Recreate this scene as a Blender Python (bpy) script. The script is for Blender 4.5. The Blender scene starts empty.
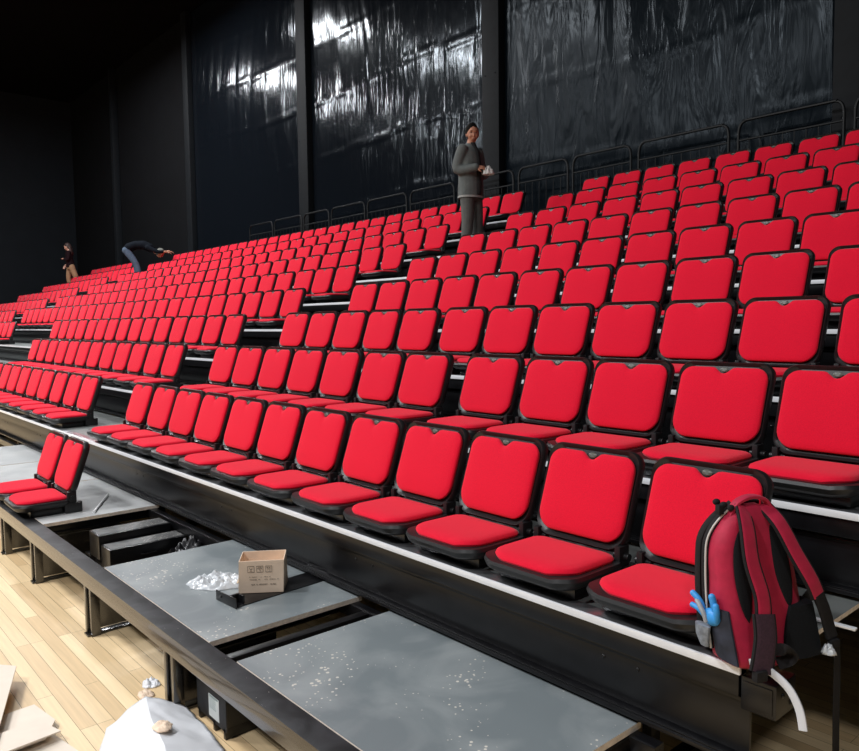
import bpy, bmesh, math, random
from mathutils import Vector, Matrix, noise
random.seed(7)
PI = math.pi; R = math.radians
C = bpy.context.scene.collection
SC = bpy.context.scene

# ------------------------------------------------------------------ camera
def cam_axes(yaw, pit, rol):
    fw = Vector((-math.sin(yaw)*math.cos(pit), math.cos(yaw)*math.cos(pit), -math.sin(pit)))
    rt = Vector((math.cos(yaw), math.sin(yaw), 0)); up = rt.cross(fw)
    r2 = math.cos(rol)*rt + math.sin(rol)*up; u2 = -math.sin(rol)*rt + math.cos(rol)*up
    return r2, u2, fw
CAMZ = 1.78; FPX = 755.9
cr, cu, cf = cam_axes(R(48.94), R(4.10), R(-0.69))
cd = bpy.data.cameras.new('camera'); cam = bpy.data.objects.new('camera', cd); C.objects.link(cam)
M = Matrix((cr, cu, -cf)).transposed().to_4x4(); M.translation = Vector((0, 0, CAMZ)); cam.matrix_world = M
cd.sensor_fit = 'HORIZONTAL'; cd.sensor_width = 36; cd.lens = 36*FPX/859; cd.clip_end = 200; cd.clip_start = 0.05
SC.camera = cam
# ------------------------------------------------------------------ world, lamps, exposure
w = bpy.data.worlds.new('world'); SC.world = w; w.use_nodes = True
w.node_tree.nodes['Background'].inputs[0].default_value = (0.75, 0.85, 1.0, 1)
w.node_tree.nodes['Background'].inputs[1].default_value = 0.04
SC.view_settings.view_transform = 'Standard'; SC.view_settings.look = 'None'
SC.view_settings.exposure = 0.0; SC.view_settings.gamma = 1.0
SC.view_settings.use_curve_mapping = False
LAMPS = [(-24, 5.8, 330), (-18.8, 6.6, 330), (-24.5, 2.2, 380), (-18.3, 2.0, 420), (-13.9, 2.2, 420),
         (-19, -6.2, 600), (-13, -7.0, 750), (-7.5, -3.5, 850), (-2.5, -6.5, 850), (4.0, -3.5, 330), (-25, -6, 500)]
for lx, ly, lp in LAMPS:
    ld = bpy.data.lights.new('high_bay_lamp', 'AREA'); ld.shape = 'SQUARE'; ld.size = 1.1
    ld.energy = lp; ld.color = (0.97, 0.98, 1.0)
    lo = bpy.data.objects.new('high_bay_lamp', ld); C.objects.link(lo); lo.location = (lx, ly, 10.2)

# ------------------------------------------------------------------ materials
def nt(name):
    m = bpy.data.materials.new(name); m.use_nodes = True
    return m, m.node_tree, m.node_tree.nodes['Principled BSDF']
def mat(name, col, rough=.5, metal=0., spec=.5, var=0., vscale=30, bump=0., bdist=.003, bscale=200, stretch=(1,1,1), coat=0., sheen=0.):
    m, t, b = nt(name); N, L = t.nodes, t.links
    b.inputs['Base Color'].default_value = (*col, 1); b.inputs['Roughness'].default_value = rough
    b.inputs['Metallic'].default_value = metal; b.inputs['Specular IOR Level'].default_value = spec
    b.inputs['Coat Weight'].default_value = coat; b.inputs['Sheen Weight'].default_value = sheen
    if var or bump:
        tc = N.new('ShaderNodeTexCoord'); mp = N.new('ShaderNodeMapping'); L.new(tc.outputs['Object'], mp.inputs[0])
        mp.inputs['Scale'].default_value = stretch
    if var:
        n = N.new('ShaderNodeTexNoise'); n.inputs['Scale'].default_value = vscale; n.inputs['Detail'].default_value = 5
        L.new(mp.outputs[0], n.inputs['Vector'])
        r = N.new('ShaderNodeValToRGB'); L.new(n.outputs[0], r.inputs[0])
        r.color_ramp.elements[0].position = .3; r.color_ramp.elements[1].position = .7
        r.color_ramp.elements[0].color = (*[c*(1-var) for c in col], 1)
        r.color_ramp.elements[1].color = (*[min(1, c*(1+var)) for c in col], 1)
        L.new(r.outputs[0], b.inputs['Base Color'])
    if bump:
        n2 = N.new('ShaderNodeTexNoise'); n2.inputs['Scale'].default_value = bscale; n2.inputs['Detail'].default_value = 3
        L.new(mp.outputs[0], n2.inputs['Vector'])
        bp = N.new('ShaderNodeBump'); bp.inputs['Strength'].default_value = bump; bp.inputs['Distance'].default_value = bdist; n2.inputs['Distortion'].default_value = 1.2 if bdist > .005 else 0
        L.new(n2.outputs[0], bp.inputs['Height']); L.new(bp.outputs[0], b.inputs['Normal'])
    return m
def speck_mat(name, col, rough, dust, fleck_scale, fleck_amt, dustscale=2.2, dustamt=.35):
    """surface with dust smears and sawdust flecks"""
    m, t, b = nt(name); N, L = t.nodes, t.links
    b.inputs['Roughness'].default_value = rough
    tc = N.new('ShaderNodeTexCoord')
    n = N.new('ShaderNodeTexNoise'); n.inputs['Scale'].default_value = dustscale; n.inputs['Detail'].default_value = 8; n.inputs['Distortion'].default_value = .6
    L.new(tc.outputs['Object'], n.inputs['Vector'])
    mr = N.new('ShaderNodeMapRange'); mr.inputs[1].default_value = .42; mr.inputs[2].default_value = .72; mr.inputs[4].default_value = dustamt
    L.new(n.outputs[0], mr.inputs[0])
    mx = N.new('ShaderNodeMix'); mx.data_type = 'RGBA'; mx.inputs[6].default_value = (*col, 1); mx.inputs[7].default_value = (*dust, 1)
    L.new(mr.outputs[0], mx.inputs[0])
    v = N.new('ShaderNodeTexVoronoi'); v.inputs['Scale'].default_value = fleck_scale; L.new(tc.outputs['Object'], v.inputs['Vector'])
    lt = N.new('ShaderNodeMath'); lt.operation = 'LESS_THAN'; L.new(v.outputs['Distance'], lt.inputs[0])
    n3 = N.new('ShaderNodeTexNoise'); n3.inputs['Scale'].default_value = 2.6; n3.inputs['Detail'].default_value = 4
    L.new(tc.outputs['Object'], n3.inputs['Vector'])
    mr3 = N.new('ShaderNodeMapRange'); mr3.inputs[1].default_value = .45; mr3.inputs[2].default_value = .75; mr3.inputs[4].default_value = fleck_amt
    L.new(n3.outputs[0], mr3.inputs[0]); L.new(mr3.outputs[0], lt.inputs[1])
    mx2 = N.new('ShaderNodeMix'); mx2.data_type = 'RGBA'; mx2.inputs[7].default_value = (.62, .58, .52, 1)
    L.new(lt.outputs[0], mx2.inputs[0]); L.new(mx.outputs[2], mx2.inputs[6]); L.new(mx2.outputs[2], b.inputs['Base Color'])
    return m
def wood_floor_mat():
    m, t, b = nt('maple_floor'); N, L = t.nodes, t.links
    tc = N.new('ShaderNodeTexCoord')
    br = N.new('ShaderNodeTexBrick'); br.offset = .37; br.offset_frequency = 3
    br.inputs['Scale'].default_value = 1; br.inputs['Brick Width'].default_value = 1.15; br.inputs['Row Height'].default_value = .072
    br.inputs['Mortar Size'].default_value = .0012; br.inputs['Bias'].default_value = 0
    br.inputs['Color1'].default_value = (.92, .71, .43, 1); br.inputs['Color2'].default_value = (.68, .48, .26, 1)
    br.inputs['Mortar'].default_value = (.25, .16, .08, 1)
    L.new(tc.outputs['Object'], br.inputs['Vector'])
    mp = N.new('ShaderNodeMapping'); mp.inputs['Scale'].default_value = (1.5, 30, 1); L.new(tc.outputs['Object'], mp.inputs[0])
    n = N.new('ShaderNodeTexNoise'); n.inputs['Scale'].default_value = 2; n.inputs['Detail'].default_value = 6; L.new(mp.outputs[0], n.inputs['Vector'])
    mr = N.new('ShaderNodeMapRange'); mr.inputs[3].default_value = .8; mr.inputs[4].default_value = 1.15; L.new(n.outputs[0], mr.inputs[0])
    mul = N.new('ShaderNodeVectorMath'); mul.operation = 'SCALE'; L.new(br.outputs[0], mul.inputs[0]); L.new(mr.outputs[0], mul.inputs['Scale'])
    L.new(mul.outputs[0], b.inputs['Base Color'])
    b.inputs['Roughness'].default_value = .5
    return m
FL = wood_floor_mat()
RED = mat('red_fabric', (.70, .004, .028), .88, spec=.15, var=.10, vscale=260, bump=.25, bscale=900, sheen=.10)
SHELL = mat('black_plastic_shell', (.011, .011, .012), .40, var=.1, vscale=60, bump=.08, bscale=500)
TAB = mat('smoky_grey_number_tab', (.085, .088, .075), .4)
BLK = mat('black_painted_steel', (.005, .005, .006), .30, spec=.45, var=.35, vscale=14)
GLOSS = mat('glossy_black_enamel', (.012, .010, .008), .26, spec=1.0, var=.2, vscale=10, coat=.6)
BLKD = speck_mat('dusty_black_steel', (.006, .006, .007), .62, (.045, .045, .05), 55, .14, 7, .8)
ALU = mat('aluminium_nosing', (.86, .87, .90), .45, metal=.1, var=.08, vscale=6, stretch=(1, 8, 8))
ALUG = mat('brushed_nosing_top', (.40, .41, .43), .28, metal=.8, var=.1, vscale=6, stretch=(1, 8, 8))
DECK = speck_mat('grey_deck_board', (.165, .19, .20), .40, (.36, .38, .38), 42, .46, 2.6, .75)
DECK2 = speck_mat('pale_dusty_deck', (.17, .185, .18), .42, (.20, .205, .20), 60, .17)
DECKL = speck_mat('pale_dusty_board', (.36, .37, .37), .45, (.52, .52, .51), 60, .3, 2.6, .8)
EDGE = mat('raw_board_edge', (.80, .70, .60), .8, var=.15, vscale=40)
FILM = mat('black_plastic_film', (.004, .0055, .008), .14, spec=.22, bump=.8, bdist=.012, bscale=7, stretch=(1, 1, .12))
FILM2 = mat('black_plastic_film_dull', (.0035, .006, .009), .24, spec=.10, bump=.8, bdist=.03, bscale=3.8, stretch=(1, 1, .2))
for m_ in (FILM, FILM2): m_.node_tree.nodes['Principled BSDF'].inputs['Specular Tint'].default_value = (.78, .90, 1, 1)
WALLM = mat('black_wall', (.0022, .0026, .0036), .85, spec=.12, var=.2, vscale=3)
COLM = mat('dark_grey_column', (.007, .0085, .0105), .6, spec=.12, var=.15, vscale=8)
RAILM = mat('black_rail_paint', (.006, .007, .008), .45, spec=.25, var=.1)

# ------------------------------------------------------------------ helpers
def tag(o, label=None, cat=None, group=None, kind=None):
    if label: o['label'] = label
    if cat: o['category'] = cat
    if group: o['group'] = group
    if kind: o['kind'] = kind
    return o
def empty(name, loc, label=None, cat=None, group=None, rz=0):
    o = bpy.data.objects.new(name, None); C.objects.link(o); o.location = loc; o.rotation_euler = (0, 0, rz)
    o.empty_display_size = .1
    return tag(o, label, cat, group)
def obj(name, bm, mats, parent=None, smooth=True, ang=40):
    me = bpy.data.meshes.new(name)
    if isinstance(bm, bmesh.types.BMesh):
        bmesh.ops.recalc_face_normals(bm, faces=bm.faces); bm.to_mesh(me); bm.free()
    else: me = bm
    if not isinstance(mats, (list, tuple)): mats = [mats]
    for m_ in mats: me.materials.append(m_)
    if smooth:
        for p in me.polygons: p.use_smooth = True
        try: me.set_sharp_from_angle(angle=R(ang))
        except Exception: pass
    o = bpy.data.objects.new(name, me); C.objects.link(o)
    if parent: o.parent = parent
    return o
def bx(bm, x0, x1, y0, y1, z0, z1, bev=0., mi=0, mtx=None, seg=2):
    b2 = bmesh.new(); bmesh.ops.create_cube(b2, size=1)
    for v in b2.verts:
        v.co = Vector(((x0+x1)/2+v.co.x*(x1-x0), (y0+y1)/2+v.co.y*(y1-y0), (z0+z1)/2+v.co.z*(z1-z0)))
    if bev: bmesh.ops.bevel(b2, geom=b2.edges[:], offset=bev, segments=seg, affect='EDGES', profile=.6)
    if mtx is not None: bmesh.ops.transform(b2, matrix=mtx, verts=b2.verts)
    merge(bm, b2, mi)
def merge(bm, b2, mi=None):
    vm = {v: bm.verts.new(v.co) for v in b2.verts}
    for f in b2.faces:
        try: nf = bm.faces.new([vm[v] for v in f.verts])
        except ValueError: continue
        nf.material_index = f.material_index if mi is None else mi
    b2.free()
def NB(): return bmesh.new()
def tube(bm, pts, r, n=8, mi=0, flat=None, caps=True, up=None):
    """sweep a circle (or flat ellipse (w,t)) along points; r may be list"""
    pts = [Vector(p) for p in pts]; rings = []
    U = Vector(up) if up else None
    for i, p in enumerate(pts):
        d = (pts[min(i+1, len(pts)-1)]-pts[max(i-1, 0)])
        if d.length < 1e-9: d = Vector((0, 0, 1))
        d.normalize()
        if U is None: U = Vector((0, 0, 1)) if abs(d.z) < .9 else Vector((1, 0, 0))
        s = d.cross(U)
        if s.length < 1e-6: s = d.orthogonal()
        s.normalize(); u = s.cross(d).normalized()
        if up is None: U = u
        rr = r[i] if isinstance(r, (list, tuple)) else r
        ring = []
        for k in range(n):
            a = 2*PI*k/n + PI/n
            if flat:
                ca, sa = math.cos(a), math.sin(a)
                e = .45
                ring.append(bm.verts.new(p + s*flat[0]*math.copysign(abs(ca)**e, ca) + u*flat[1]*math.copysign(abs(sa)**e, sa)))
            else: ring.append(bm.verts.new(p + s*rr*math.cos(a) + u*rr*math.sin(a)))
        rings.append(ring)
    for a, b in zip(rings, rings[1:]):
        for k in range(n):
            f = bm.faces.new((a[k], a[(k+1) % n], b[(k+1) % n], b[k])); f.material_index = mi
    if caps:
        for rg in (rings[0], rings[-1]):
            f = bm.faces.new(rg); f.material_index = mi
def smooth_path(pts, n=6):
    pts = [Vector(p) for p in pts]; out = []
    for i in range(len(pts)-1):
        p0 = pts[max(i-1, 0)]; p1 = pts[i]; p2 = pts[i+1]; p3 = pts[min(i+2, len(pts)-1)]
        for k in range(n):
            t = k/n
            out.append(.5*((2*p1)+(-p0+p2)*t+(2*p0-5*p1+4*p2-p3)*t*t+(-p0+3*p1-3*p2+p3)*t**3))
    out.append(pts[-1]); return out
def loft(bm, rings, mi=0, cap0=True, cap1=True):
    vr = [[bm.verts.new(p) for p in rg] for rg in rings]; n = len(vr[0])
    for a, b in zip(vr, vr[1:]):
        for k in range(n):
            f = bm.faces.new((a[k], a[(k+1) % n], b[(k+1) % n], b[k])); f.material_index = mi
    for c, rg in ((cap0, vr[0]), (cap1, vr[-1])):
        if c:
            ctr = sum((v.co for v in rg), Vector())/n; cv = bm.verts.new(ctr)
            for k in range(n):
                f = bm.faces.new((rg[k], rg[(k+1) % n], cv)); f.material_index = mi
def ball(bm, c, s, mi=0, u=16, v=10, mtx=None):
    b2 = bmesh.new(); bmesh.ops.create_uvsphere(b2, u_segments=u, v_segments=v, radius=1)
    for q in b2.verts: q.co = Vector((q.co.x*s[0], q.co.y*s[1], q.co.z*s[2]))
    if mtx is not None: bmesh.ops.transform(b2, matrix=mtx, verts=b2.verts)
    for q in b2.verts: q.co += Vector(c)
    merge(bm, b2, mi)
def ell(c, rx, ry, axis, side, n=20):
    axis = Vector(axis).normalized(); side = Vector(side); side = (side-axis*side.dot(axis)).normalized(); fr = axis.cross(side).normalized()
    return [Vector(c)+side*rx*math.cos(2*PI*i/n)+fr*ry*math.sin(2*PI*i/n) for i in range(n)]
def copy_tree(o, parent=None):
    c = o.copy(); C.objects.link(c); c.parent = parent
    for ch in o.children: copy_tree(ch, c)
    return c
ORD = ['', 'first', 'second', 'third', 'fourth', 'fifth', 'sixth', 'seventh', 'eighth', 'ninth', 'tenth', 'eleventh', 'twelfth', 'thirteenth',
       'fourteenth', 'fifteenth', 'sixteenth', 'seventeenth', 'eighteenth', 'nineteenth', 'twentieth', 'twenty-first', 'twenty-second',
       'twenty-third', 'twenty-fourth', 'twenty-fifth', 'twenty-sixth', 'twenty-seventh', 'twenty-eighth', 'twenty-ninth', 'thirtieth']

# ------------------------------------------------------------------ setting
WY = 9.8; XL = -33.4; XR = 9.0; YF = -16.0; ZC = 10.85
b = NB(); bx(b, XL-.3, XR, YF, WY+.3, -.2, 0); o = obj('floor', b, FL, smooth=False); tag(o, 'pale maple strip sports floor', kind='structure')
b = NB(); bx(b, XL-.3, XR, YF, WY+.3, ZC, ZC+.2); o = obj('ceiling', b, mat('black_ceiling', (.0012, .0012, .0013), .9, spec=.05), smooth=False); tag(o, 'black unlit ceiling', kind='structure')
b = NB(); bx(b, XL-.3, XR, WY, WY+.3, 0, ZC); o = obj('wall_back', b, WALLM, smooth=False); tag(o, 'black rear wall behind the stand', kind='structure')
WL = mat('left_wall_cloth', (.006, .008, .011), .8, spec=.15, var=.1, vscale=2)
b = NB(); bx(b, XL-.3, XL, YF, WY, 0, ZC); o = obj('wall_left', b, WL, smooth=False); tag(o, 'plain near-black end wall', kind='structure')
cols = [(-28.1, .22), (-21.75, .34), (-15.4, .40), (-9.32, .40), (-3.45, .55)]
for i, (cx, cw) in enumerate(cols):
    b = NB(); bx(b, cx-cw/2, cx+cw/2, WY-.22, WY-.005, 0, ZC-.01, .012)
    for z in (3.6, 4.1, 6.0): 
        for s in (-.3, .3): ball(b, (cx+s*cw, WY-.225, z), (.012, .01, .012), u=8, v=6)
    o = obj('trim_%d' % (i+1), b, COLM); tag(o, 'dark grey wall column', kind='structure')

# plastic film hung between the columns
def film(x0, x1, seed, amp, label):
    b = NB(); nx = int((x1-x0)/.055); z0, z1 = 2.6, ZC-.05; nz = 110
    rows = []
    for j in range(nz+1):
        z = z0+(z1-z0)*j/nz; row = []
        for i in range(nx+1):
            x = x0+(x1-x0)*i/nx
            fx = x + .25*math.sin(z*.9+seed) + (z-5)*.10*noise.noise((x*.3, seed, 0))
            env = .35+.65*max(0, noise.noise((x*.35, z*.45, seed))*.5+.5)
            d = noise.noise((fx*3.0, z*.22, seed*3.1))*.022 + noise.noise((fx*8.5, z*.45, seed))*.009 + noise.noise((fx*17, z*.7, seed+2))*.0028 + noise.noise((fx*.7, z*.4, seed+9))*.05
            d *= amp*env*.8
            d += noise.noise((x*6, z*5, seed+4))*.0018*amp
            # taped horizontal seams, a small sharp ridge
            zz = (z + .08*math.sin(x*1.1+seed) + .06*noise.noise((x, 0, seed))) % 1.25
            d += .010*math.exp(-((zz-.6)/.03)**2)
            edge = min(1, (x-x0)/.15, (x1-x)/.15)
            row.append(b.verts.new((x, WY-.085-d*edge, z)))
        rows.append(row)
    for a, c in zip(rows, rows[1:]):
        for i in range(nx): b.faces.new((a[i], a[i+1], c[i+1], c[i]))
    o = obj('plastic_sheet', b, FILM2 if x0 > -9.5 else FILM, ang=180)
    sm = o.modifiers.new('thick', 'SOLIDIFY'); sm.thickness = .002; sm.offset = -1
    tag(o, label, 'plastic sheet', 'black plastic sheets on the rear wall')
film(-21.55, -15.63, 1.3, 1.0, 'glossy black plastic sheet farthest left of the sheets, far left of the standing man')
film(-15.17, -9.55, 4.7, 1.15, 'glossy creased black plastic sheet behind and left of the standing man')
film(-9.1, -3.75, 8.2, 1.35, 'wide heavily wrinkled black plastic sheet right of the standing man')
film(-3.15, 3.0, 11.2, 1.2, 'black plastic sheet at the far right edge of the rear wall')

# ------------------------------------------------------------------ the stand
D = .809; RR = .3204; Y0 = 2.12; Z0 = .742
def ny(k): return Y0+k*D
def dz(k): return Z0+k*RR
tiername = ['front row', 'second row', 'third row', 'fourth row', 'fifth row', 'sixth row', 'seventh row', 'eighth row', 'top row']
for k in range(0, 9):
    xr = -1.0 if k == 0 else 3.2
    xl = -29.6
    y, z = ny(k), dz(k)
    yb = ny(k+1)+.02 if k < 8 else y+.87
    t = empty('seating_platform', (xl, y, z), 'long grey-decked seating platform with silver nosing carrying the %s of red seats' % tiername[k], 'platform', 'stepped seating platforms')
    ox, oy, oz = xl, y, z
    b = NB(); bx(b, 0, xr-xl, .045, yb-oy, -.018, -.001); 
    bmesh.ops.recalc_face_normals(b, faces=b.faces)
    for f in b.faces: f.normal_update(); f.material_index = 1 if abs(f.normal.z) < .5 else 0
    obj('deck', b, [DECK2 if k else DECK2, EDGE], t, smooth=False)
    # nosing: flat strip + rolled front lip
    b = NB(); bx(b, 0, xr-xl-.04, .0, .075, -.004, .003, .001); 
    obj('nosing', b, ALUG, t)
    b = NB(); bx(b, 0, xr-xl-.04, -.008, .003, -.022, .0045, .0025); obj('front_lip', b, ALU, t)
    b = NB(); bx(b, 0, xr-xl-.05, .006, .055, -.095, -.027, .003)
    obj('front_beam', b, BLK, t)
    b = NB(); bx(b, 0, xr-xl-.03 if k == 0 else xr-xl, .040, .052, -.285, -.108, .002)
    bx(b, 0, xr-xl-.03 if k == 0 else xr-xl, .034, .056, -.122, -.108, .002)
    bx(b, 0, xr-xl-.03 if k == 0 else xr-xl, .004, .056, -.300, -.285, .002)
    bx(b, 0, xr-xl-.03 if k == 0 else xr-xl, -.006, .006, -.304, -.290, .002)
    n_ = int((xr-xl)/1.5)
    for i in range(n_):
        for s in (0, .1):
            xx = xr-xl-.42-i*1.5-s*1.4
            if xx > 0: ball(b, (xx, .039, -.15), (.007, .004, .007), u=8, v=6)
    obj('riser_panel', b, BLK, t)
    if k == 0:
        b = NB(); bx(b, xr-xl-.04, xr-xl+.065, .0, .13, -.125, -.022, .005); bx(b, xr-xl-.03, xr-xl+.055, -.004, .0, -.11, -.035, .001)
        ball(b, (xr-xl+.066, .04, -.06), (.005, .008, .008), u=8, v=6); ball(b, (xr-xl+.066, .10, -.10), (.005, .008, .008), u=8, v=6)
        obj('beam_end_bracket', b, BLK, t)
    # supports under the deck: braced frames that hold it off the floor
    nsup = 12
    for i in range(nsup):
        xx = xr-xl-.55-i*2.4
        if xx < .1: continue
        if k % 2 == 0 or i < 3:
            b = NB(); bx(b, xx-.02, xx+.02, .30, .36, -z, -.018, .003); bx(b, xx-.02, xx+.02, .08, .72, -.08, -.02, .003)
            bx(b, xx-.03, xx+.03, .1, .70, -z+.002, -z+.05, .004)
            obj('support_frame', b, BLK, t)

# lowest platform: front beam, legs, cross rails, loose boards
ZB = .42; YB0 = 1.245; YB1 = 1.345
t = empty('lowest_platform_frame', (-13.5, YB0, ZB), 'black steel frame of the lowest platform with a long dusty front beam on short legs', 'steel frame')
XO = -13.5
b = NB(); bx(b, 0, 12.55, 0, YB1-YB0, -.088, 0, .004)
bmesh.ops.recalc_face_normals(b, faces=b.faces)
for f in b.faces: f.normal_update(); f.material_index = 0 if f.normal.z > .7 else 1
obj('front_beam', b, [BLKD, GLOSS], t)
b = NB(); bx(b, 0, 12.2, .83, .885, -.085, -.022, .003); obj('rear_beam', b, BLK, t)
for xx, wd in ((-1.42, .05), (-2.60, .03), (-2.87, .05), (-3.12, .03), (-4.30, .04), (-5.66, .04), (-6.98, .04), (-8.30, .04), (-9.62, .04)):
    b = NB(); x = xx-XO; bx(b, x-wd/2, x+wd/2, .1, .84, -.085, -.025, .003)
    bx(b, x-wd/2-.02, x+wd/2+.02, .1, .84, -.085, -.078, .001)
    obj('cross_rail', b, BLK, t)
for lx in (-4.50, -3.33, -5.70, -6.60, -7.9, -9.2, -2.0):
    x = lx-XO
    b = NB(); bx(b, x-.035, x-.005, .04, .085, -ZB, -.088, .003); bx(b, x+.012, x+.05, .05, .10, -ZB, -.088, .003)
    bx(b, x-.005, x+.012, .09, .60, -ZB+.03, -.12, .002)
    bx(b, x-.03, x+.035, .03, .62, -ZB+.001, -ZB+.012, .002)
    for j in range(5): ball(b, (x-.008, .25+j*.05, -.27), (.004, .007, .007), u=8, v=6)
    obj('leg', b, GLOSS, t)

def board(x0, x1, label, m_=None, y0=YB1+.002, y1=2.150, rz=0):
    t = empty('deck_board', ((x0+x1)/2, y0, ZB), label, 'board', 'grey boards on the lowest platform')
    w2 = (x1-x0)/2
    b = NB(); bx(b, -w2, w2, 0, y1-y0, -.021, .002)
    for f in b.faces:
        if f.normal.length and abs(f.normal.z) < .5: f.material_index = 1
    bmesh.ops.recalc_face_normals(b, faces=b.faces)
    for f in b.faces: f.normal_update(); f.material_index = 1 if abs(f.normal.z) < .5 else 0
    o = obj('top_panel', b, [m_ or DECK, EDGE], t, smooth=False)
    return t
board(-2.75, -1.40, 'large dusty grey board nearest the camera, sprinkled with sawdust, at the right end')
board(-4.35, -3.00, 'grey board under the open cardboard box and crumpled plastic wrap')
board(-6.93, -5.60, 'pale grey board behind the pair of lone seats, with a white rod on it', DECKL)
board(-8.26, -6.95, 'pale grey board at the left edge of the photo, behind the lone seats', DECKL)
board(-9.58, -8.28, 'grey board beyond the left edge of the lowest platform', DECKL)

# ------------------------------------------------------------------ seats
def rrect(w, z0, z1, rt, rb, n=6, notch=0., nw=.044, bottom_bow=0., taper=0.):
    """rounded rect outline in (x,z); counter-clockwise from bottom-left"""
    pts = []
    h = w/2
    def arc(cx, cz, r, a0, a1):
        for i in range(n+1):
            a = R(a0+(a1-a0)*i/n); pts.append([cx+r*math.cos(a), cz+r*math.sin(a)])
    hb = h-taper
    arc(-hb+rb, z0+rb, rb, 180, 270); arc(hb-rb, z0+rb, rb, 270, 360)
    arc(h-rt, z1-rt, rt, 0, 90)
    if notch:
        for x, d in ((nw*1.3, 0), (nw, .10), (nw*.62, .55), (nw*.3, .92), (0, 1), (-nw*.3, .92), (-nw*.62, .55), (-nw, .10), (-nw*1.3, 0)):
            pts.append([x, z1-notch*d])
    arc(-h+rt, z1-rt, rt, 90, 180)
    for p in pts:
        if p[1] < (z0+z1)/2: p[1] -= bottom_bow*(1-(p[0]/h)**2)
    return pts
def plate(bm, outline, prof, mi=0, cx=0, cz=None):
    """stack of scaled outlines: prof = [(inset, y)...] ; outline in (x,z)"""
    if cz is None: cz = (min(p[1] for p in outline)+max(p[1] for p in outline))/2
    W = max(p[0] for p in outline); H = (max(p[1] for p in outline)-min(p[1] for p in outline))/2
    rings = []
    for ins, y in prof:
        sx = (W-ins)/W; sz = (H-ins)/H
        rings.append([Vector((p[0]*sx, y, cz+(p[1]-cz)*sz)) for p in outline])
    loft(bm, rings, mi)
TILT = R(19)
def tiltm(): return Matrix.Translation((-.005, .322, .128)) @ Matrix.Rotation(-TILT, 4, 'X')
def seat_geo(n=6):
    """returns dict of bmeshes in seat coordinates; front is -y, y=0 at the nosing line"""
    g = {}
    # back shell: local x, y(0 front face..+ back), z 0..0.395
    b = NB(); ol = rrect(.464, 0, .398, .062, .075, n, bottom_bow=.012, taper=.004)
    plate(b, ol, [(.020, .004), (.006, -.010), (.0, 0.0), (0, .022), (.010, .036), (.06, .040)])
    bmesh.ops.transform(b, matrix=tiltm(), verts=b.verts); g['backrest'] = b
    b = NB(); ol = rrect(.424, .030, .370, .058, .075, n, notch=.030, bottom_bow=.010)
    plate(b, ol, [(.004, .002), (0, -.010), (.002, -.016), (.010, -.021), (.030, -.024), (.09, -.026)])
    bmesh.ops.transform(b, matrix=tiltm(), verts=b.verts); g['back_cushion'] = b
    b = NB()
    ring = [Vector((.021*math.cos(2*PI*i/12), -.011, .358+.012*math.sin(2*PI*i/12))) for i in range(12)]
    ring2 = [Vector((.017*math.cos(2*PI*i/12), -.014, .358+.009*math.sin(2*PI*i/12))) for i in range(12)]
    loft(b, [ring, ring2]); bmesh.ops.transform(b, matrix=tiltm(), verts=b.verts); g['number_tab'] = b
    # pan
    def plan(w, y0, y1, rf, rb_, dy=0):
        o_ = rrect(w, y0, y1, rb_, rf, n); return o_
    def panring(o_, ins, z, droop):
        W = max(p[0] for p in o_); cy = (min(p[1] for p in o_)+max(p[1] for p in o_))/2; H = max(p[1] for p in o_)-cy
        out = []
        for p in o_:
            x = p[0]*(W-ins)/W; y = cy+(p[1]-cy)*(H-ins)/H
            f = max(0, (.12-y)/.12)
            wave = math.cos(x/W*PI)  # front lip: low at the middle, raised at the sides
            out.append(Vector((x, y-.012*f*wave, z-1.7*droop*f*f*(.45+.55*wave))))
        return out
    b = NB(); o_ = plan(.468, -.002, .372, .085, .05)
    loft(b, [panring(o_, .10, .012, .0), panring(o_, .03, .014, 0), panring(o_, .008, .030, .0), panring(o_, 0, .052, .012), panring(o_, .006, .066, .016), panring(o_, .03, .066, .016)])
    bmesh.ops.translate(b, verts=b.verts, vec=(0, -.042, .032)); g['seat_pan'] = b
    b = NB(); o_ = plan(.408, .030, .360, .095, .05)
    loft(b, [panring(o_, .006, .060, .016), panring(o_, 0, .074, .018), panring(o_, .004, .083, .018), panring(o_, .016, .090, .018), panring(o_, .05, .094, .014), panring(o_, .10, .094, .008)])
    bmesh.ops.translate(b, verts=b.verts, vec=(0, -.042, .032)); g['seat_cushion'] = b
    # hinges / feet
    for s, nm in ((-1, 'hinge_l'), (1, 'hinge_r')):
        b = NB(); x = s*.205
        bx(b, x-.026, x+.022 if s > 0 else x+.026, .28, .40, .0, .075, .007); bx(b, x-.013, x+.013, .300, .365, .04, .155, .006)
        tube(b, [(x-.033, .335, .112), (x+.033, .335, .112)], .015, 10)
        g[nm] = b
    b = NB()
    bx(b, -.19, .19, .06, .31, .0, .05, .006)
    g['mount'] = b
    return g
def make_seat(n=6):
    r = empty('stadium_seat', (0, 0, 0)); g = seat_geo(n)
    br = obj('backrest', g['backrest'], SHELL, r); obj('back_cushion', g['back_cushion'], RED, br); obj('number_tab', g['number_tab'], TAB, br)
    sp = obj('seat_pan', g['seat_pan'], SHELL, r); obj('seat_cushion', g['seat_cushion'], RED, sp)
    obj('hinge', g['hinge_l'], SHELL, r); obj('hinge', g['hinge_r'], SHELL, r); obj('mounting_foot', g['mount'], BLK, r)
    return r
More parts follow.
